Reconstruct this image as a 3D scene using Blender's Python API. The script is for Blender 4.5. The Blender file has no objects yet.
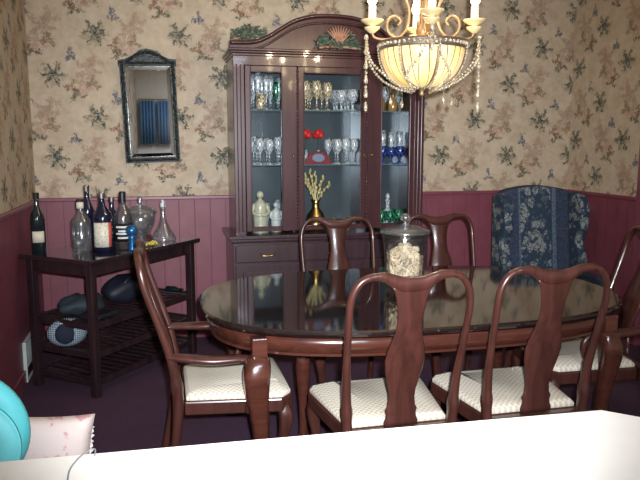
import bpy, bmesh, math, random
from mathutils import Vector, Matrix
PI = math.pi
R = math.radians
random.seed(7)
SC = bpy.context.scene
COL = SC.collection

# ------------------------------------------------------------------ camera
cam = bpy.data.cameras.new('camera'); cam.sensor_width = 36; cam.lens = 670 / 640 * 36
cam.clip_start = .02
camo = bpy.data.objects.new('camera', cam); COL.objects.link(camo)
camo.location = (0, 0, 1.46); camo.rotation_euler = (R(90 - 8.19), 0, R(-13.3))
SC.camera = camo
# ------------------------------------------------------------------ world, lights, exposure
w = bpy.data.worlds.new('world'); SC.world = w; w.use_nodes = True
w.node_tree.nodes['Background'].inputs[0].default_value = (.35, .4, .6, 1)
w.node_tree.nodes['Background'].inputs[1].default_value = .15
SC.view_settings.view_transform = 'Standard'; SC.view_settings.look = 'None'
SC.view_settings.exposure = 0.0; SC.view_settings.gamma = 1.0; SC.view_settings.use_curve_mapping = False
def light(name, kind, loc, power, color=(1, 1, 1), size=.1, rot=(0, 0, 0), **kw):
    l = bpy.data.lights.new(name, kind); l.energy = power; l.color = color
    if kind == 'AREA': l.size = size
    else: l.shadow_soft_size = size
    for k, v in kw.items(): setattr(l, k, v)
    o = bpy.data.objects.new(name, l); COL.objects.link(o); o.location = loc; o.rotation_euler = rot
    return o
light('camera_flash', 'SPOT', (.05, -.02, 1.53), 860, (.91, .94, 1.0), .022, (R(83.5), 0, R(-12)), spot_size=R(70), spot_blend=1.0)
light('kitchen_fill', 'AREA', (.8, -1.0, 2.66), 60, (.80, .86, 1.0), .9)  # soft fill added above the unseen kitchen to brighten the room
FLAME_POWER = 6.0
BOWL_POWER = 3.0

# ------------------------------------------------------------------ node helpers
class NT:
    def __init__(s, name):
        s.m = bpy.data.materials.new(name); s.m.use_nodes = True
        s.t = s.m.node_tree; s.b = s.t.nodes['Principled BSDF']; s.out = s.t.nodes['Material Output']
    def n(s, kind, **kw):
        x = s.t.nodes.new(kind)
        for k, v in kw.items(): setattr(x, k, v)
        return x
    def l(s, a, b): s.t.links.new(a, b)
    def setv(s, sock, v):
        if hasattr(v, 'is_output') or isinstance(v, bpy.types.NodeSocket): s.l(v, sock)
        else: sock.default_value = v
    def math(s, op, a, b=None, c=None, clamp=False):
        x = s.n('ShaderNodeMath', operation=op); x.use_clamp = clamp
        s.setv(x.inputs[0], a)
        if b is not None: s.setv(x.inputs[1], b)
        if c is not None: s.setv(x.inputs[2], c)
        return x.outputs[0]
    def mix(s, fac, a, b):
        x = s.n('ShaderNodeMix', data_type='RGBA')
        s.setv(x.inputs[0], fac); s.setv(x.inputs[6], a); s.setv(x.inputs[7], b)
        return x.outputs[2]
    def ramp(s, fac, stops):
        x = s.n('ShaderNodeValToRGB'); e = x.color_ramp.elements
        while len(e) < len(stops): e.new(.5)
        for i, (p, c) in enumerate(stops):
            e[i].position = p; e[i].color = c if len(c) == 4 else (*c, 1)
        s.l(fac, x.inputs[0]); return x.outputs[0]
    def noise(s, scale, detail=3, vec=None, rough=.5):
        x = s.n('ShaderNodeTexNoise'); x.inputs['Scale'].default_value = scale
        x.inputs['Detail'].default_value = detail; x.inputs['Roughness'].default_value = rough
        if vec is not None: s.l(vec, x.inputs['Vector'])
        return x
    def coord(s, which='Object'):
        return s.n('ShaderNodeTexCoord').outputs[which]
    def bump(s, h, strength=.3, dist=.01):
        x = s.n('ShaderNodeBump'); x.inputs['Strength'].default_value = strength
        x.inputs['Distance'].default_value = dist; s.l(h, x.inputs['Height']); s.l(x.outputs[0], s.b.inputs['Normal'])
def c4(c): return (*c, 1)
MAT = {}
def plain(name, col, rough=.5, metal=0, coat=0, spec=.5, var=.12, nscale=18, emit=None, es=0, bump=0):
    if name in MAT: return MAT[name]
    t = NT(name); nz = t.noise(nscale, 3, t.coord())
    lo = tuple(c * (1 - var) for c in col); hi = tuple(min(1, c * (1 + var)) for c in col)
    t.l(t.ramp(nz.outputs[0], [(.3, lo), (.7, hi)]), t.b.inputs['Base Color'])
    t.b.inputs['Roughness'].default_value = rough; t.b.inputs['Metallic'].default_value = metal
    t.b.inputs['Coat Weight'].default_value = coat; t.b.inputs['Coat Roughness'].default_value = .08
    t.b.inputs['Specular IOR Level'].default_value = spec
    if emit: t.b.inputs['Emission Color'].default_value = c4(emit); t.b.inputs['Emission Strength'].default_value = es
    if bump: t.bump(nz.outputs[0], bump, .01)
    MAT[name] = t.m; return t.m
def wood(name, dark, lite, rough=.25, coat=.5, axis=2, scale=7, spec=.5):
    t = NT(name); mp = t.n('ShaderNodeMapping'); t.l(t.coord(), mp.inputs[0])
    sc = [scale, scale, scale]; sc[axis] = scale * .08; mp.inputs['Scale'].default_value = sc
    nz = t.noise(3.2, 6, mp.outputs[0], .6)
    nz.inputs['Distortion'].default_value = 1.2
    t.l(t.ramp(nz.outputs[0], [(.32, dark), (.68, lite)]), t.b.inputs['Base Color'])
    t.b.inputs['Roughness'].default_value = rough; t.b.inputs['Coat Weight'].default_value = coat
    t.b.inputs['Coat Roughness'].default_value = .06; t.b.inputs['Specular IOR Level'].default_value = spec
    MAT[name] = t.m; return t.m
def glassy(name, tint, alpha=.35, diff=(.8, .85, .9), dfac=.03, rough=.04, cut=0, sheen=.10):
    """thin glass: tinted transparency, fresnel gloss, and for cut glass a noise speckle painted in as sparkle"""
    t = NT(name); t.t.nodes.remove(t.b)
    tr = t.n('ShaderNodeBsdfTransparent'); tr.inputs[0].default_value = c4(tint)
    gl = t.n('ShaderNodeBsdfGlossy'); gl.inputs['Roughness'].default_value = rough
    df = t.n('ShaderNodeBsdfDiffuse'); df.inputs[0].default_value = c4(diff)
    fr = t.n('ShaderNodeLayerWeight'); fr.inputs[0].default_value = alpha
    m1 = t.n('ShaderNodeMixShader'); m1.inputs[0].default_value = dfac; t.l(tr.outputs[0], m1.inputs[1]); t.l(df.outputs[0], m1.inputs[2])
    if cut:  # bright flecks put into the diffuse share, imitating glints on the facets
        mp = t.n('ShaderNodeMapping'); t.l(t.coord(), mp.inputs[0]); mp.inputs['Scale'].default_value = (1, 1, .45)
        nz = t.noise(cut, 2, mp.outputs[0])
        t.l(t.math('MULTIPLY', t.math('MULTIPLY_ADD', nz.outputs[0], 7., -3.2, clamp=True), dfac), m1.inputs[0])
    g2 = t.n('ShaderNodeBsdfGlossy'); g2.inputs['Roughness'].default_value = .16
    m3 = t.n('ShaderNodeMixShader'); m3.inputs[0].default_value = sheen; t.l(m1.outputs[0], m3.inputs[1]); t.l(g2.outputs[0], m3.inputs[2]); m1 = m3
    m2 = t.n('ShaderNodeMixShader'); t.l(t.math('MULTIPLY', fr.outputs['Fresnel'], .5), m2.inputs[0]); t.l(m1.outputs[0], m2.inputs[1]); t.l(gl.outputs[0], m2.inputs[2])
    t.l(m2.outputs[0], t.out.inputs[0]); MAT[name] = t.m; return t.m

# wallpaper: motifs on a half-drop lattice, axis 'x' or 'y' gives the horizontal world axis
def wallpaper(name, axis, off, base=((.44, .355, .25), (.56, .465, .345))):
    t = NT(name); co = t.coord(); nzw = t.noise(34, 4, co, .6)
    sep = t.n('ShaderNodeSeparateXYZ'); t.l(co, sep.inputs[0])
    sepn = t.n('ShaderNodeSeparateColor'); t.l(nzw.outputs['Color'], sepn.inputs[0])
    hx = t.math('ADD', sep.outputs[0 if axis == 'x' else 1], off[0]); hz = t.math('ADD', sep.outputs[2], off[1])
    wx = t.math('MULTIPLY_ADD', sepn.outputs[0], .11, hx); wz = t.math('MULTIPLY_ADD', sepn.outputs[1], .11, hz)
    nb = t.noise(12, 5, co, .7); col = t.ramp(nb.outputs[0], [(.35, base[0]), (.65, base[1])])
    P, Q = .58, .575
    def cell(v, per, c):
        f = t.math('FRACT', t.math('DIVIDE', t.math('SUBTRACT', v, c), per))
        return t.math('MULTIPLY', t.math('SUBTRACT', t.math('FRACT', t.math('ADD', f, .5)), .5), per)
    def motif(cx, cz, r, n, k, ph, color, strength, sx=1, sz=1, soft=.25):
        nonlocal col
        tot = None
        for (ox, oz) in ((0, 0), (P / 2, Q / 2)):
            dx = t.math('MULTIPLY', cell(wx, P, cx + ox), sx); dz = t.math('MULTIPLY', cell(wz, Q, cz + oz), sz)
            rr = t.math('SQRT', t.math('ADD', t.math('MULTIPLY', dx, dx), t.math('MULTIPLY', dz, dz)))
            th = t.math('ARCTAN2', dz, dx)
            rad = t.math('MULTIPLY_ADD', t.math('COSINE', t.math('MULTIPLY_ADD', th, float(n), ph)), r * k, r)
            mk = t.math('DIVIDE', t.math('SUBTRACT', rad, rr), r * soft, clamp=True)
            tot = mk if tot is None else t.math('MAXIMUM', tot, mk)
        nv = t.noise(75, 3, co)
        vv = t.math('MULTIPLY_ADD', nv.outputs[0], 2.6, -.55, clamp=True)
        col = t.mix(t.math('MULTIPLY', t.math('MULTIPLY', tot, vv), strength), col, c4(color))
    #      cx   cz    r    n  k   ph
    motif(.235, .03, .070, 5, .45, .3, (.27, .155, .11), .62)        # rosy flower spray
    motif(.19, -.06, .050, 4, .5, 1., (.33, .20, .13), .6)
    motif(.27, -.06, .045, 3, .5, 2., (.17, .12, .07), .85)
    motif(.29, .09, .045, 3, .6, .5, (.33, .19, .14), .6)
    motif(.16, -.14, .038, 3, .6, .4, (.07, .075, .045), .95, .8, 1.2)   # olive leaves
    motif(.13, -.09, .036, 3, .6, 2.4, (.20, .10, .055), .95)
    motif(0, 0, .060, 6, .6, .2, (.03, .06, .045), 1.)          # dark green star
    motif(0, 0, .070, 5, .5, 1.4, (.16, .14, .09), .45)
    motif(.008, .004, .022, 3, .3, 0, (.02, .035, .05), .9)
    motif(.13, .125, .03, 3, .45, 1.5, (.06, .08, .13), .95, 1, .75)  # small blue sprig
    motif(-.06, .19, .03, 3, .6, 1.2, (.42, .21, .16), .6)
    t.l(col, t.b.inputs['Base Color']); t.b.inputs['Roughness'].default_value = .65
    t.b.inputs['Specular IOR Level'].default_value = .25
    return t.m
def wainscot(name, axis, pitch=.115):
    t = NT(name); co = t.coord(); sep = t.n('ShaderNodeSeparateXYZ'); t.l(co, sep.inputs[0])
    f = t.math('FRACT', t.math('DIVIDE', t.math('ADD', sep.outputs[0 if axis == 'x' else 1], 10.), pitch))
    d = t.math('ABSOLUTE', t.math('SUBTRACT', f, .5))
    g = t.math('DIVIDE', t.math('SUBTRACT', .5, d), .035, clamp=True)
    nz = t.noise(9, 4, co)
    col = t.ramp(nz.outputs[0], [(.3, (.170, .042, .062)), (.7, (.205, .055, .078))])
    col = t.mix(g, (.10, .028, .042, 1), col)
    t.l(col, t.b.inputs['Base Color']); t.b.inputs['Roughness'].default_value = .5; t.bump(g, .3, .003)
    return t.m
def carpet_mat():
    t = NT('carpet'); co = t.coord(); nz = t.noise(140, 4, co); n2 = t.noise(4, 3, co)
    a = t.ramp(nz.outputs[0], [(.3, (.050, .030, .054)), (.7, (.115, .066, .105))])
    t.l(t.mix(t.math('MULTIPLY', n2.outputs[0], .5), a, (.05, .02, .03, 1)), t.b.inputs['Base Color'])
    t.b.inputs['Roughness'].default_value = .95; t.b.inputs['Specular IOR Level'].default_value = .1
    t.bump(nz.outputs[0], .5, .01); return t.m
def damask(name, a, b, scale=32, thr=.52, rough=.8):
    t = NT(name); co = t.coord(); v = t.n('ShaderNodeTexVoronoi', feature='SMOOTH_F1'); t.l(co, v.inputs['Vector'])
    v.inputs['Scale'].default_value = scale; v.inputs['Smoothness'].default_value = .6
    f = t.ramp(v.outputs['Distance'], [(thr - .12, a), (thr + .08, b)])
    t.l(f, t.b.inputs['Base Color']); t.b.inputs['Roughness'].default_value = rough; t.b.inputs['Specular IOR Level'].default_value = .2
    t.bump(v.outputs['Distance'], .35, .004); return t.m
def seat_fabric():
    t = NT('seat_damask'); co = t.coord(); sep = t.n('ShaderNodeSeparateXYZ'); t.l(co, sep.inputs[0])
    s = 2 * PI / .034
    u = t.math('SINE', t.math('MULTIPLY', t.math('ADD', sep.outputs[0], sep.outputs[1]), s * .71))
    v = t.math('SINE', t.math('MULTIPLY', t.math('SUBTRACT', sep.outputs[0], sep.outputs[1]), s * .71))
    m = t.math('ABSOLUTE', t.math('MULTIPLY', u, v))
    t.l(t.ramp(m, [(.25, (.68, .61, .49)), (.6, (.50, .46, .38))]), t.b.inputs['Base Color'])
    t.b.inputs['Roughness'].default_value = .7; t.b.inputs['Specular IOR Level'].default_value = .2
    t.bump(m, .3, .003); return t.m
def floral_blue():
    t = NT('blue_floral_tapestry'); co = t.coord()
    nz = t.noise(16, 3, co, .6)
    sub = t.n('ShaderNodeVectorMath', operation='MULTIPLY_ADD'); t.l(nz.outputs['Color'], sub.inputs[0])
    sub.inputs[1].default_value = (.09, .09, .09); t.l(co, sub.inputs[2])
    v = t.n('ShaderNodeTexVoronoi', feature='F1'); v.inputs['Scale'].default_value = 12.5; t.l(sub.outputs[0], v.inputs['Vector'])
    v2 = t.n('ShaderNodeTexVoronoi', feature='DISTANCE_TO_EDGE'); v2.inputs['Scale'].default_value = 30; t.l(sub.outputs[0], v2.inputs['Vector'])
    petal = t.math('MULTIPLY', t.math('LESS_THAN', v.outputs['Distance'], .46), t.math('GREATER_THAN', v2.outputs['Distance'], .07))
    n2 = t.noise(28, 3, co); leaf = t.math('GREATER_THAN', n2.outputs[0], .58)
    col = t.mix(leaf, (.016, .032, .060, 1), (.055, .085, .10, 1))
    col = t.mix(petal, col, (.20, .215, .21, 1))
    t.l(col, t.b.inputs['Base Color']); t.b.inputs['Roughness'].default_value = .85; return t.m
def pink_floral():
    t = NT('pink_floral_cotton'); co = t.coord(); nz = t.noise(19, 4, co); n2 = t.noise(26, 4, co)
    col = t.ramp(nz.outputs[0], [(.60, (.60, .50, .46)), (.65, (.50, .25, .25)), (.72, (.60, .42, .40))])
    g = t.math('GREATER_THAN', n2.outputs[0], .68)
    t.l(t.mix(g, col, (.22, .28, .20, 1)), t.b.inputs['Base Color']); t.b.inputs['Roughness'].default_value = .8; return t.m

OFFX, OFFZ = .365, .02
M_WALLX = wallpaper('wallpaper_back', 'x', (OFFX, OFFZ)); M_WALLY = wallpaper('wallpaper_side', 'y', (.2, .18))
M_WAINX = wainscot('wainscot_back', 'x'); M_WAINY = wainscot('wainscot_side', 'y')
M_RAIL = plain('maroon_trim', (.20, .055, .08), .35, coat=.2)
M_CARPET = carpet_mat()
M_WHITE = plain('white_paint', (.72, .71, .68), .6, var=.03)
M_CREAMWALL = plain('kitchen_wall_paint', (.62, .56, .46), .7, var=.05)
M_CHAIR = wood('cherry_wood', (.036, .012, .009), (.070, .023, .017), .30, .35)
M_TABLE = wood('table_cherry', (.044, .014, .009), (.086, .026, .017), .22, .5, axis=0)
M_TOP = wood('polished_table_top', (.008, .005, .005), (.018, .009, .009), .07, .4, axis=0, spec=.65)
M_CAB = wood('cabinet_mahogany', (.034, .011, .014), (.066, .021, .025), .30, .4)
M_CABD = wood('cabinet_dark', (.022, .010, .014), (.050, .022, .028), .35, .4)
M_CART = wood('dark_cart_wood', (.010, .006, .008), (.032, .015, .017), .4, .2)
M_CARTTOP = wood('polished_cart_top', (.012, .008, .010), (.03, .018, .02), .10, 1.0, axis=0, spec=.8)
M_SEAT = seat_fabric()
M_FLORAL = floral_blue()
M_BLUEPLAIN = damask('slate_blue_cloth', (.030, .040, .070), (.045, .058, .092), 60)
M_BLUESTRIPE = damask('pale_blue_braid', (.10, .14, .18), (.05, .08, .12), 90)
M_GLASS = glassy('clear_glass', (.80, .85, .87), .40, (.85, .9, .92), .03)
M_GLASSB = glassy('painted_sparkle_glass', (.95, .97, .98), .28, (.92, .97, 1.), .85, .08, 150)
M_GLASSP = glassy('plain_table_glass', (.90, .93, .94), .34, (.9, .95, 1.), .04, .03, sheen=.14)
M_GLASSW = glassy('warm_sparkle_glass', (.95, .92, .84), .30, (1, .84, .58), .85, .08, 150)
M_GLASSG = glassy('green_glass', (.35, .75, .52), .4, (.08, .5, .28), .6, .08, 90)
M_GLASSA = glassy('amber_glass', (.75, .50, .20), .5, (.7, .40, .12), .4, .1)
M_GLASSC = glassy('cobalt_glass', (.25, .38, .78), .4, (.10, .2, .65), .6, .08, 90)
M_PANE = glassy('cabinet_pane', (.95, .97, .98), .06, (.8, .9, 1.), .001, .02, sheen=0)
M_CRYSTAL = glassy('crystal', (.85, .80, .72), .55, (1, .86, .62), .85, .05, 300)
M_BRASS = plain('brass', (.62, .42, .16), .28, 1)
M_GOLD = plain('aged_gold', (.30, .20, .11), .5, .6)
M_DARKMETAL = plain('dark_pewter', (.018, .024, .022), .4, .3, nscale=60, var=.6, bump=.6)
M_CREAM = plain('cream_label', (.62, .58, .46), .6)
M_BLACK = plain('black_plastic', (.012, .012, .016), .35)
M_NAVY = plain('navy_glass_bottle', (.004, .006, .024), .06, coat=1)
M_DKBOT = plain('dark_green_bottle', (.006, .014, .016), .06, coat=1)
M_SILVER = plain('silver_cap', (.7, .7, .72), .2, 1)
M_LEAF = plain('dried_greenery', (.05, .085, .055), .8, var=.4)
M_LEAF2 = plain('dusty_green', (.12, .15, .10), .8, var=.4)
M_WHEAT = plain('dried_wheat', (.42, .22, .14), .8, var=.3)
M_RED = plain('red_silk', (.60, .02, .02), .5)
M_DKRED = plain('dark_red_glaze', (.16, .006, .014), .6)

# ------------------------------------------------------------------ mesh helpers
def new(): return bmesh.new()
def box(bm, x0, x1, y0, y1, z0, z1, mi=0):
    vs = [bm.verts.new(p) for p in ((x0, y0, z0), (x1, y0, z0), (x1, y1, z0), (x0, y1, z0), (x0, y0, z1), (x1, y0, z1), (x1, y1, z1), (x0, y1, z1))]
    for f in ((0, 3, 2, 1), (4, 5, 6, 7), (0, 1, 5, 4), (1, 2, 6, 5), (2, 3, 7, 6), (3, 0, 4, 7)):
        bm.faces.new([vs[i] for i in f]).material_index = mi
    return vs
def rings(bm, rs, closed=True, caps=True, mi=0):
    """rs: list of rings (each a list of points); skins consecutive rings"""
    V = [[bm.verts.new(p) for p in r] for r in rs]; n = len(V[0])
    for a, b in zip(V, V[1:]):
        for i in range(n if closed else n - 1):
            j = (i + 1) % n
            bm.faces.new((a[i], a[j], b[j], b[i])).material_index = mi
    if caps and closed:
        bm.faces.new(V[0][::-1]).material_index = mi; bm.faces.new(V[-1]).material_index = mi
    return V
def lathe(bm, prof, seg=20, c=(0, 0, 0), mi=0, sx=1, sy=1):
    rs = [[(c[0] + max(r, .0004) * math.cos(2 * PI * i / seg) * sx, c[1] + max(r, .0004) * math.sin(2 * PI * i / seg) * sy, c[2] + z) for i in range(seg)] for r, z in prof]
    rings(bm, rs, mi=mi)
def tube(bm, pts, rad, seg=8, mi=0, flat=1, up=None):
    pts = [Vector(p) for p in pts]; n = len(pts)
    rs = []; prev = None
    for i, p in enumerate(pts):
        t = (pts[min(i + 1, n - 1)] - pts[max(i - 1, 0)]).normalized()
        if prev is None:
            u = Vector(up) if up else (Vector((0, 0, 1)) if abs(t.z) < .9 else Vector((1, 0, 0)))
        else: u = prev
        u = (u - t * u.dot(t)); u = u.normalized() if u.length > 1e-6 else Vector((0, 1, 0)); prev = u
        v = t.cross(u); r = rad[i] if isinstance(rad, (list, tuple)) else rad
        rs.append([p + u * math.cos(2 * PI * k / seg) * r + v * math.sin(2 * PI * k / seg) * r * flat for k in range(seg)])
    rings(bm, rs, mi=mi)
def smooth_path(pts, n=6):
    P = [Vector(p) for p in pts]; out = []
    for i in range(len(P) - 1):
        a, b, c, d = P[max(i - 1, 0)], P[i], P[i + 1], P[min(i + 2, len(P) - 1)]
        for k in range(n):
            t = k / n
            out.append(.5 * ((2 * b) + (c - a) * t + (2 * a - 5 * b + 4 * c - d) * t * t + (3 * b - a - 3 * c + d) * t ** 3))
    out.append(P[-1]); return out
def prism(bm, outline, depth, to3d, mi=0):
    """outline: 2-D points; to3d(u, v, w) with w in 0..depth"""
    a = [bm.verts.new(to3d(u, v, 0)) for u, v in outline]; b = [bm.verts.new(to3d(u, v, depth)) for u, v in outline]
    n = len(a); fs = [bm.faces.new(a[::-1]), bm.faces.new(b)]
    for i in range(n): fs.append(bm.faces.new((a[i], a[(i + 1) % n], b[(i + 1) % n], b[i])))
    for f in fs: f.material_index = mi
def ball(bm, c, r, seg=8, mi=0, sz=1):
    prof = [(r * math.sin(PI * i / (seg // 2 + 1)), -r * sz * math.cos(PI * i / (seg // 2 + 1))) for i in range(seg // 2 + 2)]
    lathe(bm, prof, seg, c, mi)
def obj(name, bm, mats, parent=None, smooth=False, bevel=0, sub=0, loc=None, rot=None):
    bmesh.ops.recalc_face_normals(bm, faces=bm.faces)
    me = bpy.data.meshes.new(name); bm.to_mesh(me); bm.free()
    for m in (mats if isinstance(mats, (list, tuple)) else [mats]): me.materials.append(m)
    if smooth:
        for p in me.polygons: p.use_smooth = True
    o = bpy.data.objects.new(name, me); COL.objects.link(o)
    if parent is not None: o.parent = parent
    if bevel:
        b = o.modifiers.new('bevel', 'BEVEL'); b.width = bevel; b.segments = 2; b.limit_method = 'ANGLE'; b.angle_limit = R(40)
    if sub:
        s = o.modifiers.new('sub', 'SUBSURF'); s.levels = s.render_levels = sub
    if loc: o.location = loc
    if rot: o.rotation_euler = rot
    return o
def tag(o, label, cat, group=None, kind=None):
    if kind: o['kind'] = kind
    if label: o['label'] = label
    if cat: o['category'] = cat
    if group: o['group'] = group
    return o
def thing(name, label, cat, loc=(0, 0, 0), rz=0, group=None):
    o = bpy.data.objects.new(name, None); COL.objects.link(o); o.empty_display_size = .1
    o.location = loc; o.rotation_euler = (0, 0, rz); return tag(o, label, cat, group)
def struct(name, bm, m, **kw):
    o = obj(name, bm, m, **kw); o['kind'] = 'structure'; return o
def dup(root, loc, rz=None, label=None, group=None):
    r = root.copy(); COL.objects.link(r); r.location = loc
    if rz is not None: r.rotation_euler = (0, 0, rz)
    if label: r['label'] = label
    if group: r['group'] = group
    for ch in list(root.children):
        c = ch.copy(); COL.objects.link(c); c.parent = r
        for g in list(ch.children):
            d = g.copy(); COL.objects.link(d); d.parent = c
    return r

# ================================================================== the setting
XL, XR, YB, YF, ZC, ZR = -.863, 3.346, 5.05, -2.4, 2.75, 1.076
DOOR_Y = 4.16       # the dining room's right wall ends at a doorway here
bm = new(); box(bm, XL - .1, XR + 1.6, YF - .1, YB + .1, -.1, 0); struct('floor', bm, M_CARPET)
bm = new(); box(bm, XL - .1, XR + 1.6, YF - .1, YB + .1, ZC, ZC + .1); struct('ceiling', bm, M_WHITE)
def wall(name, x0, x1, y0, y1, mp):
    bm = new(); box(bm, x0, x1, y0, y1, 0, ZC); return struct(name, bm, mp)
wall('wall_back', XL - .1, XR + .1, YB, YB + .1, M_WALLX)
wall('wall_left', XL - .1, XL, YF, YB, M_WALLY)
wall('wall_right', XR, XR + .1, DOOR_Y, YB, M_WALLY)
wall('wall_right_near', XR, XR + .1, YF, 2.9, M_CREAMWALL)
bm = new(); box(bm, XR, XR + .1, 2.9, DOOR_Y, 2.1, ZC); struct('wall_right_lintel', bm, M_WALLY)
wall('wall_hall', XR + 1.5, XR + 1.6, YF, YB, M_CREAMWALL)
wall('wall_hall_end', XR + .1, XR + 1.5, YB, YB + .1, M_CREAMWALL)
wall('wall_kitchen', XL - .1, XR + 1.6, YF - .1, YF, M_CREAMWALL)
# wainscot panelling, chair rail, baseboard
T = .014
bm = new(); box(bm, XL + T, XR - T, YB - T, YB, 0, ZR); struct('trim_1', bm, M_WAINX)
bm = new(); box(bm, XL, XL + T, .9, YB, 0, ZR); struct('trim_2', bm, M_WAINY)
bm = new(); box(bm, XR - T, XR, DOOR_Y, YB, 0, ZR); struct('trim_3', bm, M_WAINY)
def railmesh(x0, x1, y0, y1, z0, z1):
    bm = new(); box(bm, x0, x1, y0, y1, z0, z1); return bm
struct('trim_4', railmesh(XL + T, XR - T, YB - .034, YB - T, ZR - .022, ZR + .004), M_RAIL, bevel=.005)
struct('trim_5', railmesh(XL + T, XL + .034, .9, YB - .034, ZR - .022, ZR + .004), M_RAIL, bevel=.005)
struct('trim_6', railmesh(XR - .034, XR - T, DOOR_Y, YB - .034, ZR - .022, ZR + .004), M_RAIL, bevel=.005)
struct('baseboard_back', railmesh(XL + T, XR - T, YB - .028, YB - T, 0, .10), M_RAIL, bevel=.004)
struct('baseboard_left', railmesh(XL + T, XL + .028, .9, YB - .028, 0, .10), M_RAIL, bevel=.004)
struct('baseboard_right', railmesh(XR - .028, XR - T, DOOR_Y, YB - .028, 0, .10), M_RAIL, bevel=.004)
bm = new(); box(bm, XR - .03, XR + .12, DOOR_Y - .09, DOOR_Y, 0, 2.1); box(bm, XR - .03, XR + .12, 2.9, 2.99, 0, 2.1)
box(bm, XR - .03, XR + .12, 2.99, DOOR_Y - .09, 2.02, 2.1); struct('door_1', bm, M_RAIL, bevel=.006)
# blue curtained kitchen window (seen in the mirror)
bm = new(); box(bm, -1, 1, 0, .04, -.6, -.24)
wf = struct('window_1', bm, M_WHITE, loc=(-.1, YF, 1.45))

# air register low on the left wall
t = thing('wall_register', 'pale grey floor-level vent cover on left wall by drinks cart', 'vent', (XL + T, 4.44, .145))
bm = new(); box(bm, 0, .022, -.225, .225, -.125, -.11); box(bm, 0, .022, -.225, .225, .11, .125); box(bm, 0, .022, -.225, -.21, -.11, .11); box(bm, 0, .022, .21, .225, -.11, .11)
obj('frame', bm, plain('register_metal', (.50, .56, .52), .4), t, bevel=.003)
bm = new(); box(bm, .001, .006, -.21, .21, -.11, .11)
for i in range(14): box(bm, .006, .014, -.208 + i * .03, -.19 + i * .03, -.105, .105)
obj('grille', bm, plain('register_grille', (.36, .41, .38), .5), t)

# ================================================================== dining table
def superell(a, b, n, N=96):
    out = []
    for i in range(N):
        th = 2 * PI * i / N; c, s = math.cos(th), math.sin(th)
        out.append((a * math.copysign(abs(c) ** (2 / n), c), b * math.copysign(abs(s) ** (2 / n), s)))
    return out
TX, TY, TA, TB = 1.15, 3.0, 1.0, .645
tb = thing('dining_table', 'large oval cherry dining table with mirror-polished dark top and cabriole legs', 'table', (TX, TY, 0))
def slab(prof, n=2.75):      # prof: (inset, z)
    bm = new(); rings(bm, [[(x, y, z) for x, y in superell(TA - i, TB - i, n)] for i, z in prof]); return bm
obj('tabletop', slab([(.03, .718), (.012, .720), (.004, .727), (.0, .736), (.003, .744), (.012, .75), (.016, .75)]), M_TOP, tb, smooth=False)
bm = new(); o_ = superell(TA - .045, TB - .045, 2.75); i_ = superell(TA - .07, TB - .07, 2.75)
rings(bm, [[(x, y, .645) for x, y in o_], [(x, y, .718) for x, y in o_], [(x, y, .718) for x, y in i_], [(x, y, .645) for x, y in i_], [(x, y, .645) for x, y in o_]], caps=False)
bmesh.ops.remove_doubles(bm, verts=bm.verts, dist=1e-5)
obj('apron', bm, M_TABLE, tb, smooth=True)
bm = new(); rings(bm, [[(x, y, z) for x, y in superell(TA - .036, TB - .036, 2.75)] for z in (.640, .650)]); 
obj('apron_bead', bm, M_TABLE, tb, smooth=False)
def cabriole(h, k, ank, foot, dx, dy, name='leg', mat=None):
    """S-curved leg, base at local origin top at z=h; (dx,dy) the outward direction"""
    m = math.hypot(dx, dy); dx /= m; dy /= m
    st = [(h, k * .80, 0), (h * .93, k * .95, .010), (h * .86, k * 1.02, .022), (h * .76, k * .88, .018), (h * .62, k * .66, .004), (h * .45, ank * 1.2, -.008), (h * .25, ank, -.012), (h * .12, ank * 1.0, -.004), (h * .06, foot * .8, .01), (h * .03, foot, .016), (0, foot * .85, .016)]
    bm = new(); rs = []
    for z, r, o in st:
        ring = []
        for i in range(16):
            th = 2 * PI * i / 16; e = 3.2 if z > h * .5 else 2.3
            c, s = math.cos(th), math.sin(th)
            ring.append((dx * o + r * math.copysign(abs(c) ** (2 / e), c), dy * o + r * math.copysign(abs(s) ** (2 / e), s), z))
        rs.append(ring)
    rings(bm, rs); return bm
for sx in (-1, 1):
    for sy in (-1, 1):
        lg = obj('leg', cabriole(.648, .055 if sx < 0 else .047, .026, .046, sx, sy), M_TABLE, tb, smooth=True, sub=1, loc=(sx * .80 - (.045 if sx > 0 else 0), sy * .485, 0))
        bm = new(); box(bm, -.030, .030, -.030, .030, .64, .715); obj('leg_block', bm, M_TABLE, lg, bevel=.004)
bm = new(); lathe(bm, [(.024, .65), (.024, .60), (.018, .59), (.020, .56), (.030, .55), (.022, .54), (.03, .50), (.036, .45), (.032, .38), (.022, .28), (.018, .16), (.022, .10), (.034, .08), (.045, .03), (.045, 0)], 18)
obj('centre_leg', bm, M_TABLE, tb, smooth=True, loc=(-.54, -.08, 0))

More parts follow.
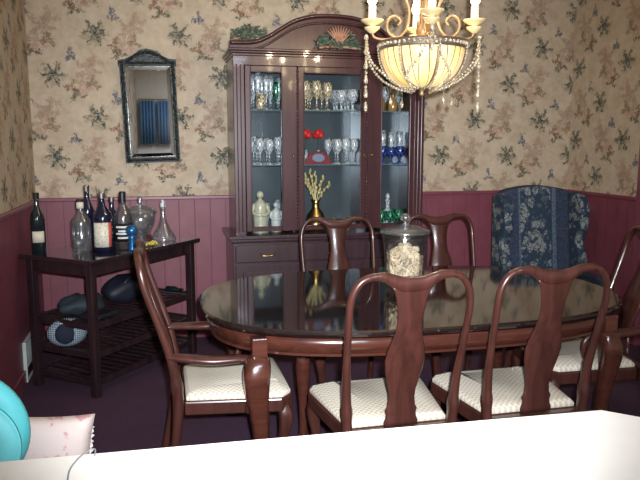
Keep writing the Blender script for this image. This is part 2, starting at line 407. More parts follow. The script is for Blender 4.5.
# ================================================================== queen anne chairs
def chair_back(t, W, H, mat, sw=1.0, lean=.10, y0=-.225, z0=.0):
    """posts sweep up from the seat into a yoke rail; vase splat between. Front of chair is +Y."""
    def yb(z):                                   # side profile of the back
        if z < .44: return y0 + (-.07) * ((.44 - z) / .44) ** 1.6
        u = (z - .44) / (H - .44); return y0 - lean * (u * .75 + .25 * u * u) + .012 * math.sin(u * 2 * PI)
    hw = W / 2; zs = H - .17
    for s in (-1, 1):
        path = [(s * (hw - .026), 0), (s * (hw - .030), .2), (s * (hw - .030), .40), (s * (hw - .026), .52), (s * (hw - .022), .62), (s * (hw - .016), .74), (s * (hw - .012), zs), (s * (hw - .014), H - .11), (s * (hw - .026), H - .068), (s * (hw - .050), H - .036), (s * (hw - .085), H - .022), (s * (hw - .12), H - .022)]
        P = smooth_path([(x, yb(z), z) for x, z in path], 5)
        rad = []
        for p in P:
            z = p.z
            rad.append(.019 if z < .3 else .019 + .004 * min(1, (z - .3) / .12) if z < .48 else (.026 if z < .54 else max(.0150, .0215 - (z - .54) * .03)))
        rad[-4:] = [.0145, .014, .013, .012]
        bm = new(); tube(bm, P, rad, 10, flat=.85, up=(0, 1, 0)); obj('back_post', bm, mat, t, smooth=True)
    # yoke rail flowing out of the posts, drawn as a strip between upper and lower edge
    seq = []
    for x, zt, zb in ((-hw + .070, -.016, -.036), (-hw + .09, -.010, -.036), (-hw + .11, -.006, -.038), (-hw + .13, -.005, -.044), (-.085, -.010, -.055), (-.06, -.018, -.074), (-.035, -.024, -.082), (0, -.026, -.084)):
        seq.append(((x, H + zt), (x, H + zb)))
    seq += [((-a[0], a[1]), (-b[0], b[1])) for a, b in seq[::-1][1:]]
    bm = new(); rs = []
    for (a, b) in seq:
        th = .0135; ax, az = a; bx, bz = b; m1 = az * .85 + bz * .15; m2 = az * .15 + bz * .85
        rs.append([(ax, yb(az), az), (ax, yb(m1) + th, m1), (ax, yb(m2) + th, m2), (bx, yb(bz), bz), (ax, yb(m2) - th, m2), (ax, yb(m1) - th, m1)])
    rings(bm, rs); obj('top_rail', bm, mat, t, smooth=True)
    sp = [(.445, .064), (.46, .066), (.475, .060), (.49, .058), (.505, .062), (.52, .054), (.55, .050), (.58, .052), (.62, .062), (.66, .071), (.70, .075), (.74, .070), (.78, .058), (.82, .049), (.85, .047), (.88, .048), (.91, .052), (.94, .058), (.965, .066), (.985, .080)]
    bm = new(); rs = []
    for z, h in sp:
        h *= sw; th = .008
        z = .445 + (z - .445) * (H - .055 - .445) / .54
        rs.append([(-h, yb(z) - .003, z), (-h + .006, yb(z) - th, z), (0, yb(z) - th, z), (h - .006, yb(z) - th, z), (h, yb(z) - .003, z), (h - .006, yb(z) + th, z), (0, yb(z) + th, z), (-h + .006, yb(z) + th, z)])
    rings(bm, rs); obj('splat', bm, mat, t, smooth=True)
    # shoe under the splat / back seat rail
    bm = new(); box(bm, -hw + .04, hw - .04, y0 - .02, y0 + .018, .365, .435); obj('back_rail', bm, mat, t, bevel=.004)
def chair_seat(t, W, D, mat, z=.46, fw=None):
    fw = fw or W / 2 + .025; bw = W / 2 - .035; y0, y1 = -.20, D - .22
    def outl(ins, n=10):
        a = [(-bw + ins, y0 + ins), (bw - ins, y0 + ins), (fw - ins - .004, y1 - .05), (fw - .05 - ins, y1 - ins), (-fw + .05 + ins, y1 - ins), (-fw + ins + .004, y1 - .05)]
        return a
    bm = new(); rings(bm, [[(x, y, zz) for x, y in outl(i)] for i, zz in ((0, z - .085), (0, z - .028), (.012, z - .024))]); obj('seat_rail', bm, mat, t, bevel=.006)
    bm = new(); rings(bm, [[(x, y, zz) for x, y in outl(i)] for i, zz in ((.008, z - .03), (.006, z - .012), (.02, z + .002), (.06, z + .010), (.12, z + .014))])
    obj('seat', bm, M_SEAT, t, smooth=True, bevel=.01)
    for s in (-1, 1):
        obj('front_leg', cabriole(z - .05, .030, .017, .030, s, 1), mat, t, smooth=True, sub=1, loc=(s * (fw - .045), y1 - .045, 0))
def side_chair(label, loc, rz, group=None):
    t = thing('side_chair', label, 'chair', loc, rz, group)
    chair_back(t, .462, 1.04, M_CHAIR); chair_seat(t, .47, .46, M_CHAIR); return t
c1 = side_chair('queen anne side chair with cream seat, directly in front of the glass jar', (.820, 2.42, 0), 0)
dup(c1, (1.366, 2.42, 0), 0, 'queen anne side chair with cream seat, right one of the two nearest')
dup(c1, (1.007, 3.50, 0), PI, 'side chair across the table, backed by the china cabinet centre door')
dup(c1, (1.665, 3.52, 0), PI, 'side chair across the table, half hidden behind the glass jar')
def arm_chair(label, loc, rz):
    t = thing('arm_chair', label, 'chair', loc, rz)
    chair_back(t, .50, 1.06, M_CHAIR, lean=.14); chair_seat(t, .47, .46, M_CHAIR, fw=.255)
    for s in (-1, 1):
        P = smooth_path([(s * .222, -.262, .634), (s * .245, -.18, .626), (s * .262, -.09, .618), (s * .262, .01, .617), (s * .257, .062, .612)], 6)
        bm = new(); tube(bm, P, [.013 + .006 * math.sin(PI * i / (len(P) - 1)) for i in range(len(P))], 10, flat=1.6, up=(0, 0, 1)); a = obj('arm', bm, M_CHAIR, t, smooth=True)
        P = smooth_path([(s * .258, .055, .610), (s * .262, .085, .580), (s * .260, .085, .53), (s * .254, .065, .48), (s * .250, .055, .42), (s * .248, .055, .385)], 5)
        bm = new(); tube(bm, P, .016, 8, flat=.8); obj('arm_support', bm, M_CHAIR, a, smooth=True)
    return t
arm_chair('armchair with cream seat at the left end of the dining table', (.262, 2.825, 0), R(-90))
arm_chair('armchair at the right end of the dining table, mostly in shadow', (1.955, 2.80, 0), R(80))

# ================================================================== china cabinet
CX, HF, BK = 1.163, 4.55, 5.00
cb = thing('china_cabinet', 'tall mahogany china cabinet with arched top and glass doors full of glassware', 'cabinet', (CX, BK, 0))
D = HF - BK                     # -0.45 : front plane in local y
hw = .678
bm = new(); box(bm, -hw, -hw + .03, D + .02, 0, .84, 2.06); obj('side_panel', bm, M_CAB, cb, bevel=.003)
bm = new(); box(bm, hw - .03, hw, D + .02, 0, .84, 2.06); obj('side_panel', bm, M_CAB, cb, bevel=.003)
bm = new(); box(bm, -hw + .03, hw - .03, -.02, 0, .84, 2.06)
obj('back_panel', bm, plain('smoky_blue_mirror_back', (.085, .105, .115), .22, .3, nscale=3), cb)
bm = new(); box(bm, -hw + .03, hw - .03, D + .02, -.02, 1.99, 2.05); obj('top_panel', bm, M_CABD, cb)
for s in (-1, 1):
    bm = new(); box(bm, s * .262 - .006, s * .262 + .006, D + .06, -.02, .84, 1.99); obj('divider', bm, M_CABD, cb)
for z in (1.69, 1.315):
    bm = new()
    for a, b in ((-hw + .032, -.27), (-.255, .255), (.27, hw - .032)): box(bm, a, b, D + .06, -.025, z - .008, z)
    obj('glass_shelf', bm, plain('shelf_edge_glass', (.10, .15, .16), .1, 0), cb)
# face frame posts + beads
bm = new()
for a, b in ((-hw, -.604), (.604, hw)): box(bm, a, b, D, D + .03, .84, 2.0)
box(bm, -hw, hw, D + .002, D + .03, 1.975, 2.05)
for a in (-hw + .02, -hw + .045, hw - .05, hw - .025): box(bm, a, a + .006, D - .006, D, .86, 1.98)
obj('face_frame', bm, M_CAB, cb, bevel=.003)
def door(x0, x1, g0, g1, handle):
    bm = new(); y0, y1 = D - .012, D + .012; z0, z1, a, b = .862, 1.972, .895, 1.930
    box(bm, x0 + .002, g0, y0, y1, z0, z1); box(bm, g1, x1 - .002, y0, y1, z0, z1); box(bm, g0, g1, y0, y1, z0, a); box(bm, g0, g1, y0, y1, b, z1)
    # bead round the glass
    for q in ((g0 - .008, g0, a, b), (g1, g1 + .008, a, b), (g0, g1, a - .008, a), (g0, g1, b, b + .008)): box(bm, q[0], q[1], y0 - .005, y0, q[2], q[3])
    d = obj('door', bm, M_CAB, cb, bevel=.003)
    bm = new(); box(bm, g0, g1, D - .003, D + .001, a, b); obj('pane', bm, M_PANE, d)
    bm = new(); lathe(bm, [(.002, 0), (.009, .002), (.005, .008), (.009, .018), (.007, .024), (.001, .026)], 10)
    bmesh.ops.rotate(bm, verts=bm.verts, matrix=Matrix.Rotation(R(90), 3, 'X')); bmesh.ops.translate(bm, verts=bm.verts, vec=(handle, y0, 1.38))
    obj('knob', bm, M_BRASS, d, smooth=True)
door(-.604, -.247, -.563, -.358, -.28); door(-.245, .245, -.2, .2, .222); door(.247, .604, .358, .563, .28)
# rope moulding strips between doors
for s in (-1, 1):
    bm = new(); tube(bm, [(s * .246, D - .012 - .004, .872 + i * .005) for i in range(218)], [.007 + .003 * math.sin(i * 1.3) for i in range(218)], 6)
    obj('rope_moulding', bm, M_CAB, cb, smooth=True)
# cornice and arched pediment
bm = new()
for i, (o_, z0, z1) in enumerate(((.010, 2.035, 2.052), (.022, 2.052, 2.066), (.032, 2.066, 2.082))): box(bm, -hw - o_, hw + o_, D - o_, 0, z0, z1)
obj('cornice', bm, M_CAB, cb, bevel=.004)
arch = [(-.70, 2.082), (-.70, 2.128), (-.60, 2.130), (-.52, 2.14), (-.44, 2.175), (-.36, 2.225), (-.29, 2.268), (-.22, 2.295), (-.13, 2.315), (0, 2.322)]
ar = arch + [(-x, z) for x, z in arch[::-1][1:]]
up = smooth_path([(x, 0, z) for x, z in ar[1:-1]], 4); out = [(ar[0])] + [(p.x, p.z) for p in up] + [ar[-1]]
bm = new(); prism(bm, out, .03, lambda u, v, w_: (u, D - .018 + w_, v)); obj('pediment', bm, M_CAB, cb, bevel=.003)
bm = new(); mp_ = [(p.x, D - .026, p.z - .014) for p in up]; tube(bm, mp_, .014, 8, flat=1.3)
tube(bm, [(x, y + .002, z - .045) for x, y, z in mp_[2:-2]], .008, 6); obj('arch_moulding', bm, M_CAB, cb, smooth=True)
# buffet base
bw, BD = .705, D - .05
bm = new(); box(bm, -bw, bw, BD, 0, .10, .79); obj('body', bm, M_CABD, cb, bevel=.003)
bm = new(); box(bm, -bw - .03, bw + .03, BD - .035, 0, .818, .842); box(bm, -bw - .02, bw + .02, BD - .024, 0, .80, .818); box(bm, -bw - .010, bw + .010, BD - .012, 0, .79, .80)
obj('base_top', bm, M_CABD, cb, bevel=.006)
bm = new(); box(bm, -bw - .01, bw + .01, BD - .012, 0, .0, .10); obj('plinth', bm, M_CABD, cb, bevel=.005)
for x0, x1 in ((-.69, -.25), (-.235, .235), (.25, .69)):
    bm = new(); box(bm, x0, x1, BD - .016, BD, .655, .775); dr = obj('drawer', bm, M_CABD, cb, bevel=.006)
    bm = new(); tube(bm, smooth_path([(x0 + (x1 - x0) / 2 - .045, BD - .016, .72), (x0 + (x1 - x0) / 2 - .04, BD - .04, .705), (x0 + (x1 - x0) / 2 + .04, BD - .04, .705), (x0 + (x1 - x0) / 2 + .045, BD - .016, .72)], 4), .004, 6); obj('pull', bm, M_BRASS, dr, smooth=True)
    bm = new(); box(bm, x0, x1, BD - .014, BD, .12, .64); bxx = (x0 + .05, x1 - .05)
    box(bm, bxx[0], bxx[1], BD - .022, BD - .014, .17, .59); d = obj('cupboard_door', bm, M_CABD, cb, bevel=.010)
    bm = new(); ball(bm, (x1 - .025, BD - .024, .40), .011, 8); obj('knob', bm, M_BRASS, d, smooth=True)

# glassware -------------------------------------------------------------------
def glass_prof(kind):
    if kind == 'wine': return [(.030, 0), (.028, .003), (.006, .008), (.004, .05), (.006, .075), (.019, .088), (.029, .11), (.031, .14), (.027, .175), (.025, .174), (.028, .14), (.017, .092), (.001, .086)]
    if kind == 'flute': return [(.028, 0), (.026, .003), (.005, .008), (.004, .07), (.012, .085), (.020, .12), (.022, .17), (.019, .22), (.017, .219), (.019, .17), (.009, .09), (.001, .088)]
    if kind == 'goblet': return [(.034, 0), (.032, .004), (.010, .012), (.008, .04), (.014, .052), (.034, .07), (.040, .10), (.038, .14), (.036, .139), (.037, .10), (.020, .062), (.001, .056)]
    if kind == 'tumbler': return [(.028, 0), (.032, .006), (.036, .10), (.034, .10), (.030, .012), (.001, .010)]
    if kind == 'decanter': return [(.045, 0), (.055, .01), (.055, .06), (.045, .10), (.016, .13), (.014, .18), (.022, .19), (.020, .195), (.010, .197), (.018, .215), (.012, .24), (.001, .245)]
PROTO = {}
def glassware(kind, mat, name, label, cat, group, pts, z, scale=1.0):
    for i, (x, y) in enumerate(pts):
        s = scale * random.uniform(.94, 1.06)
        if (kind, mat.name) not in PROTO:
            bm = new(); lathe(bm, glass_prof(kind), 14); o = obj(name, bm, mat, smooth=True); PROTO[(kind, mat.name)] = o
        else:
            o = PROTO[(kind, mat.name)].copy(); COL.objects.link(o)
        o.name = name; o.location = (x, y, z + .0005); o.scale = (s, s, s); tag(o, label, cat, group)
def row(x0, x1, n, y, jit=.004): return [(x0 + (x1 - x0) * (i + .5) / n + random.uniform(-jit, jit), y + random.uniform(-jit, jit)) for i in range(n)]
Z1, Z2, Z3 = 1.69, 1.315, .842
LX, MX, RX = (.535, .875), (.93, 1.395), (1.45, 1.79)
# top shelf, left bay
glassware('flute', M_GLASSB, 'champagne_flute', 'clear champagne flute on the top shelf, left bay of the china cabinet', 'glass', 'flutes in the left bay', row(.575, .75, 3, 4.66) + row(.56, .86, 5, 4.76) + row(.55, .87, 5, 4.86), Z1, 1.08)
glassware('flute', M_GLASSG, 'green_flute', 'green stemmed glass on the top shelf, left bay of the china cabinet', 'glass', 'green glasses in the left bay', row(.765, .86, 2, 4.66), Z1, .85)
glassware('tumbler', M_GLASSW, 'amber_tumbler', 'small cream-coloured tumbler in front of the flutes, left bay top shelf', 'glass', None, [(.675, 4.60)], Z1)
# top shelf, centre bay
glassware('wine', M_GLASSW, 'wine_glass', 'warm-toned stemmed wine glass on the top shelf, centre bay left half', 'glass', 'wine glasses in the centre bay', row(.96, 1.19, 3, 4.66) + row(.94, 1.20, 4, 4.75) + row(.94, 1.20, 3, 4.84), Z1, 1.10)
glassware('goblet', M_GLASSB, 'water_goblet', 'short cut-glass goblet on the top shelf, centre bay right half', 'glass', 'goblets in the centre bay', row(1.215, 1.385, 2, 4.66) + row(1.21, 1.385, 2, 4.77) + row(1.22, 1.385, 2, 4.87), Z1, 1.05)
# top shelf, right bay
glassware('decanter', M_GLASSA, 'amber_cruet', 'amber glass cruet on the top shelf, right bay of the china cabinet', 'bottle', 'amber cruets in the right bay', row(1.50, 1.70, 2, 4.68), Z1, .75)
glassware('wine', M_GLASSB, 'tall_wine_glass', 'clear wine glass behind the amber cruets, right bay top shelf', 'glass', 'wine glasses in the right bay', row(1.50, 1.78, 3, 4.82), Z1, 1.1)
# middle shelf
glassware('wine', M_GLASSB, 'crystal_wine_glass', 'crystal wine glass on the middle shelf, left bay of the china cabinet', 'glass', 'crystal glasses in the left bay', row(.57, .84, 4, 4.65) + row(.59, .87, 3, 4.73) + row(.56, .86, 4, 4.81) + row(.58, .88, 4, 4.89), Z2, 1.05)
glassware('wine', M_GLASSB, 'sherry_glass', 'slim clear glass right of the red dish on the middle shelf', 'glass', 'slim glasses beside the red dish', row(1.20, 1.385, 3, 4.66) + row(1.19, 1.385, 2, 4.76) + row(1.18, 1.385, 3, 4.86), Z2, .98)
glassware('goblet', M_GLASSC, 'blue_goblet', 'cobalt blue goblet on the middle shelf, right bay', 'glass', 'blue goblets in the right bay', row(1.53, 1.73, 3, 4.64), Z2, .85)
glassware('flute', M_GLASSB, 'tall_flute', 'tall clear flute behind the blue goblets on the middle shelf', 'glass', 'flutes behind the blue goblets', row(1.50, 1.77, 4, 4.76), Z2, 1.05)
# bottom shelf
glassware('goblet', M_GLASSG, 'green_goblet', 'dark green goblet on the cabinet floor, right bay', 'glass', 'green goblets in the right bay', row(1.53, 1.73, 3, 4.66) + row(1.50, 1.76, 3, 4.88), Z3, .9)
glassware('flute', M_GLASSB, 'slim_flute', 'clear flute at the back of the cabinet floor, left bay behind the figurines', 'glass', 'flutes behind the figurines', row(.56, .86, 4, 4.84), Z3, .9)
glassware('decanter', M_GLASSB, 'crystal_decanter', 'clear crystal decanter on the cabinet floor, right bay', 'bottle', None, [(1.66, 4.80)], Z3)
glassware('tumbler', M_GLASSB, 'crystal_tumbler', 'clear crystal tumbler on the cabinet floor near the brass bowl', 'glass', 'tumblers on the cabinet floor', [(1.30, 4.66), (1.36, 4.72)], Z3, .8)
# figurines: pair in cream
M_FIG = plain('cream_porcelain', (.50, .48, .34), .35, coat=.3)
M_FIGG = plain('pale_green_porcelain', (.22, .32, .22), .35, coat=.3)
def figurine(label, x, y, s=1., mat=M_FIG):
    t = thing('figurine', label, 'figurine', (x, y, Z3)); t.scale = (s, s, s)
    bm = new(); lathe(bm, [(.05, 0), (.052, .01), (.045, .015), (.046, .06), (.05, .10), (.042, .15), (.045, .18), (.032, .205), (.015, .215), (.012, .225)], 16); obj('robe', bm, mat, t, smooth=True)
    bm = new(); ball(bm, (0, 0, .250), .026, 12); box(bm, -.002, .002, -.03, -.024, .246, .252); obj('head', bm, mat, t, smooth=True)
    bm = new()
    for q in (-1, 1): tube(bm, smooth_path([(q * .038, 0, .19), (q * .055, -.02, .14), (q * .025, -.052, .12), (0, -.056, .125)], 4), .012, 8)
    obj('arms', bm, mat, t, smooth=True)
    bm = new(); lathe(bm, [(.054, 0), (.054, .018)], 16); obj('base', bm, M_FIGG, t)
    return t
figurine('cream porcelain figurine on the cabinet floor, taller one at left', .67, 4.66, 1.05)
figurine('white porcelain figurine leaning on the right of the taller cream one', .785, 4.68, .75, plain('white_porcelain', (.55, .56, .52), .4))
# brass vase with branches
t = thing('brass_vase', 'brass vase holding tall dried branches, centre of the cabinet floor', 'vase', (1.075, 4.68, Z3)); t.scale = (1.3, 1.3, 1.3)
bm = new(); lathe(bm, [(.045, 0), (.06, .01), (.062, .04), (.045, .09), (.022, .12), (.018, .15), (.028, .17), (.024, .17), (.014, .15), (.001, .14)], 20); obj('body', bm, M_BRASS, t, smooth=True)
bm = new()
for k in range(9):
    a = random.uniform(0, 2 * PI); b = random.uniform(.03, .10); h = random.uniform(.24, .34)
    P = smooth_path([(0, 0, .12), (b * .3 * math.cos(a), b * .2 * math.sin(a), .12 + (h - .12) * .5), (b * math.cos(a), b * .5 * math.sin(a), h)], 5)
    tube(bm, P, .0035, 5)
    for q in P[5:]: ball(bm, (q.x + random.uniform(-.008, .008), q.y, q.z), .008, 6, sz=1.6)
obj('branches', bm, plain('gilded_branches', (.50, .42, .20), .4, .4), t, smooth=True)
t = thing('brass_bowl', 'small squat brass bowl beside the brass vase', 'bowl', (1.205, 4.66, Z3))
bm = new(); lathe(bm, [(.025, 0), (.025, .006), (.04, .02), (.048, .045), (.035, .07), (.038, .078), (.033, .076), (.043, .045), (.02, .02), (.001, .018)], 18); obj('body', bm, M_BRASS, t, smooth=True)
bm = new()
for k in range(12):
    a = k * 2.4; ball(bm, (.018 * math.cos(a), .018 * math.sin(a), .07 + .004 * (k % 4)), .010, 6)
obj('moss', bm, M_LEAF2, t, smooth=True)
# red flowers in bud vases, middle shelf
for i, (x, lab) in enumerate(((1.015, 'red silk flower in a bud vase, left of the pair on the middle shelf'), (1.105, 'red silk flower in a bud vase, right of the pair on the middle shelf'))):
    t = thing('flower_vase', lab, 'flower', (x, 4.72, Z2), group=None)
    bm = new(); lathe(bm, [(.022, 0), (.024, .01), (.016, .05), (.008, .08), (.010, .10), (.007, .10), (.001, .09)], 12); obj('vase', bm, M_GLASSB, t, smooth=True)
    bm = new(); tube(bm, [(0, 0, .02), (0, 0, .19)], .003, 6); obj('stem', bm, M_LEAF, t)
    bm = new()
    for k in range(11):
        a = k * 2.4; r_ = .012 + .016 * (k / 11); ball(bm, (r_ * math.cos(a), r_ * math.sin(a), .212 + .010 * math.cos(k)), .020, 8, sz=1.2)
    obj('petals', bm, M_RED, t, smooth=True)
# red fan dish
t = thing('red_dish', 'dark red scalloped dish with blue centre standing on the middle shelf', 'dish', (1.085, 4.63, Z2))
pts = []
for i in range(33):
    a = PI * i / 32; rr = .085 + .010 * abs(math.sin(a * 5.5)); pts.append((-rr * math.cos(a) * 1.05, rr * math.sin(a)))
bm = new(); prism(bm, pts, .012, lambda u, v, w_: (u, w_ + v * .25, v)); obj('plate', bm, M_DKRED, t, bevel=.003)
pts = [(.038 * math.cos(2 * PI * i / 20) * 1.2, .045 + .028 * math.sin(2 * PI * i / 20)) for i in range(20)]
bm = new(); prism(bm, pts, .004, lambda u, v, w_: (u, -.003 - w_ + v * .25, v)); obj('medallion', bm, plain('slate_blue_glaze', (.10, .16, .28), .3), t)
# greenery on the cornice
def greens(name, label, loc, n, ex, ez, wheat, seed, cat='garland'):
    rnd = random.Random(seed); t = thing(name, label, cat, loc); bm = new()
    for k in range(n):
        a = rnd.uniform(0, 2 * PI); x = rnd.uniform(-ex, ex); z = rnd.uniform(0, ez) * (1 - .5 * (x / ex) ** 2); y = rnd.uniform(-.03, .03)
        L = rnd.uniform(.02, .05); dx, dz = L * math.cos(a), L * math.sin(a) * .8
        tilt = rnd.uniform(-.02, .02); wv = .007
        p = [(x, y, z + .012), (x + dx * .5 - dz * wv / L, y + tilt, z + .012 + dz * .5 + dx * wv / L), (x + dx, y + tilt * 1.5, max(.004, z + .012 + dz)), (x + dx * .5 + dz * wv / L, y + tilt, z + .012 + dz * .5 - dx * wv / L)]
        q = [(a_[0], a_[1], max(.002, a_[2])) for a_ in p]
        vs = [bm.verts.new(v) for v in q] ; vs2 = [bm.verts.new((v[0], v[1] + .003, v[2])) for v in q]
        mi = 0 if rnd.random() < .65 else 1
        bm.faces.new(vs).material_index = mi; bm.faces.new(vs2[::-1]).material_index = mi
        for j in range(4): bm.faces.new((vs[j], vs2[j], vs2[(j + 1) % 4], vs[(j + 1) % 4])).material_index = mi
    obj('leaves', bm, [M_LEAF, M_LEAF2], t)
    bm = new(); tube(bm, smooth_path([(-ex * .95, 0, .012), (-ex * .4, .005, .02), (ex * .4, 0, .02), (ex * .95, 0, .012)], 4), .008, 6); obj('stem', bm, M_WHEAT, t, smooth=True)
    if wheat:
        bm = new()
        for k in range(10):
            a = R(90 + (k - 4.5) * 9); P = [(0, -.02, .03), (.06 * math.cos(a), -.03, .03 + .06 * math.sin(a)), (.13 * math.cos(a), -.03, .02 + .13 * math.sin(a))]
            tube(bm, P, [.004, .007, .003], 6)
        obj('wheat_ears', bm, M_WHEAT, t, smooth=True)
    return t
g = greens('garland', 'dusty green leaf garland lying on the cornice, left end of the cabinet', (.60, 4.52, 2.130), 170, .11, .085, False, 3)
g.location = (.598, 4.565, 2.132)
g = greens('wheat_spray', 'green wreath with dried wheat ears on the arch of the cabinet', (1.19, 4.49, 2.083), 200, .14, .11, True, 5, 'wreath')

# ================================================================== drinks cart
N = Vector((-.398, 3.855)); PH = R(51); LN, SH = 1.03, .57
cart = thing('drinks_cart', 'dark wooden console cart set across the corner with bottles on top', 'cart', (N.x, N.y, 0), PH)
bm = new(); box(bm, 0, LN, 0, SH, .786, .814); obj('top', bm, M_CARTTOP, cart, bevel=.006)
bm = new(); box(bm, .05, LN - .05, .035, .055, .714, .786); box(bm, .05, LN - .05, SH - .055, SH - .035, .714, .786)
box(bm, .035, .055, .05, SH - .05, .714, .786); box(bm, LN - .055, LN - .035, .05, SH - .05, .714, .786); obj('apron', bm, M_CART, cart, bevel=.003)
for x in (.03, LN - .075):
    for y in (.03, SH - .075):
        bm = new(); box(bm, x, x + .045, y, y + .045, 0, .786); obj('leg', bm, M_CART, cart, bevel=.004)
for z in (.43, .26, .10):
    bm = new()
    box(bm, .07, LN - .07, .035, .055, z - .03, z + .008); box(bm, .07, LN - .07, SH - .055, SH - .035, z - .03, z + .008)
    box(bm, .035, .055, .07, SH - .07, z - .03, z + .008); box(bm, LN - .055, LN - .035, .07, SH - .07, z - .03, z + .008)
    for i in range(14):
        x = .085 + i * (LN - .20) / 13; box(bm, x, x + .03, .055, SH - .055, z - .014, z)
    obj('slatted_shelf', bm, M_CART, cart, bevel=.002)
def CP(u, v):      # cart-plane position to world
    return (N.x + u * math.cos(PH) - v * math.sin(PH), N.y + u * math.sin(PH) + v * math.cos(PH))
ZT = .8145
def bottle(name, label, x, y, prof, mat, cap, lab=None, cat='bottle', capz=None, s=1.0, labm=None):
    t = thing(name, label, cat, (x, y, ZT)); t.scale = (s, s, s)
    bm = new(); lathe(bm, prof, 20); obj('body', bm, mat, t, smooth=True)
    zt = prof[-1][1]; r = max(.013, prof[-1][0] + .002)
    bm = new(); lathe(bm, [(r, zt - (capz or .03)), (r + .001, zt - .002), (r - .002, zt + .004), (.001, zt + .004)], 14); obj('cap', bm, cap, t, smooth=False)
    if lab:
        z0, z1, rr, a0, a1 = lab; bm = new(); seg = 14; aa = [R(a0 + (a1 - a0) * i / seg) for i in range(seg + 1)]
        pr = []
        for zz in (z0, z1): pr.append([(rr * math.cos(a), rr * math.sin(a), zz) for a in aa])
        rings(bm, pr, closed=False, caps=False)
        o = obj('label', bm, labm or M_CREAM, t, smooth=True); sd = o.modifiers.new('thick', 'SOLIDIFY'); sd.thickness = .0015; sd.offset = 1
        return t, o
    return t, None
WINE = [(.032, 0), (.037, .006), (.037, .17), (.034, .195), (.016, .235), (.0135, .26), (.0135, .31)]
LIQ = [(.040, 0), (.045, .006), (.045, .15), (.040, .18), (.018, .215), (.014, .24), (.014, .28)]
SQ = [(.042, 0), (.046, .005), (.046, .13), (.044, .15), (.020, .18), (.015, .20), (.015, .245)]
import itertools
# tall bottle far left
bottle('wine_bottle', 'dark wine bottle standing alone at the far left of the cart', -.735, 4.30, WINE, M_DKBOT, M_BLACK, (.05, .11, .0378, 230, 330), s=1.13)
bottle('liquor_bottle', 'small black bottle behind the clear spirits bottle', -.520, 4.42, [(.02, 0), (.024, .005), (.024, .10), (.012, .13), (.010, .16)], M_DKBOT, M_BLACK)
bottle('spirits_bottle', 'clear glass spirits bottle with black cap, second from left', -.480, 4.24, SQ, M_GLASSP, M_BLACK, (.205, .235, .0165, 200, 340), s=1.27)
bottle('navy_bottle', 'slim navy bottle with silver cap rising behind the clear spirits bottle', -.468, 4.52, WINE, M_NAVY, M_SILVER, s=1.22)
t, lb = bottle('navy_bottle', 'navy bottle half hidden behind the big cream-labelled bottle, on its right', -.310, 4.42, WINE, M_NAVY, M_SILVER, s=1.0)
m_lab = NT('printed_label'); co = m_lab.coord(); sp_ = m_lab.n('ShaderNodeSeparateXYZ'); m_lab.l(co, sp_.inputs[0])
nzl = m_lab.noise(120, 2, co); inkv = m_lab.math('GREATER_THAN', nzl.outputs[0], .57)
colr = m_lab.mix(m_lab.math('MULTIPLY', inkv, .6), (.66, .62, .50, 1), (.25, .27, .2, 1))
colr = m_lab.mix(m_lab.math('GREATER_THAN', sp_.outputs[0], .029), colr, (.5, .08, .05, 1)); m_lab.l(colr, m_lab.b.inputs['Base Color'])
bottle('wine_bottle', 'big navy bottle with silver cap and tall cream label, in front of the others', -.352, 4.22, [(.044, 0), (.049, .006), (.049, .17), (.044, .195), (.018, .235), (.014, .26), (.014, .30)], M_NAVY, M_SILVER, (.025, .150, .0497, 212, 328), labm=m_lab.m, s=1.18)
t, lb = bottle('whiskey_bottle', 'black-capped whiskey bottle with dark label, right of the cream-labelled bottle', -.236, 4.28, LIQ, M_GLASS, M_BLACK, (.04, .13, .0458, 180, 360), capz=.05, labm=M_BLACK, s=1.25)
bm = new(); lathe(bm, [(.038, .006), (.0415, .008), (.0415, .03), (.0, .03)], 16); obj('contents', bm, plain('dark_amber', (.04, .015, .006), .2), t)
bm = new()
for z, a0, a1 in ((.055, 235, 305), (.075, 225, 315), (.088, 240, 300), (.108, 225, 310)):
    pr = [[(.0478 * math.cos(R(a0 + (a1 - a0) * i / 8)), .0478 * math.sin(R(a0 + (a1 - a0) * i / 8)), zz) for i in range(9)] for zz in (z, z + .009)]
    rings(bm, pr, closed=False, caps=False)
o = obj('label_print', bm, plain('white_ink', (.6, .62, .58), .5), t); sd = o.modifiers.new('thick', 'SOLIDIFY'); sd.thickness = .0008
# blue shaker
t = thing('cocktail_shaker', 'metallic blue shaker with round top at the front of the cart', 'shaker', (-.185, 4.19, ZT))
bm = new(); lathe(bm, [(.026, 0), (.024, .01), (.022, .08), (.024, .095)], 18); obj('body', bm, plain('metallic_blue', (.04, .18, .42), .25, .7), t, smooth=True)
bm = new(); lathe(bm, [(.022, .093), (.032, .105), (.036, .125), (.030, .145), (.015, .155), (.001, .157)], 18); obj('lid', bm, MAT['metallic_blue'], t, smooth=True)
# big glass punch jar with lid
t = thing('lidded_glass_bowl', 'large clear glass pedestal jar with domed lid near the cart back', 'jar', (-.140, 4.50, ZT)); t.scale = (1, 1, 1.28)
bm = new(); lathe(bm, [(.055, 0), (.055, .005), (.018, .015), (.018, .03), (.06, .05), (.09, .10), (.10, .16), (.097, .16), (.085, .10), (.05, .055), (.001, .05)], 24); obj('bowl', bm, M_GLASSP, t, smooth=True)
bm = new(); lathe(bm, [(.112, .160), (.110, .166), (.07, .185), (.02, .198), (.010, .21), (.018, .225), (.008, .24), (.001, .242)], 24); obj('lid', bm, M_GLASSP, t, smooth=True)
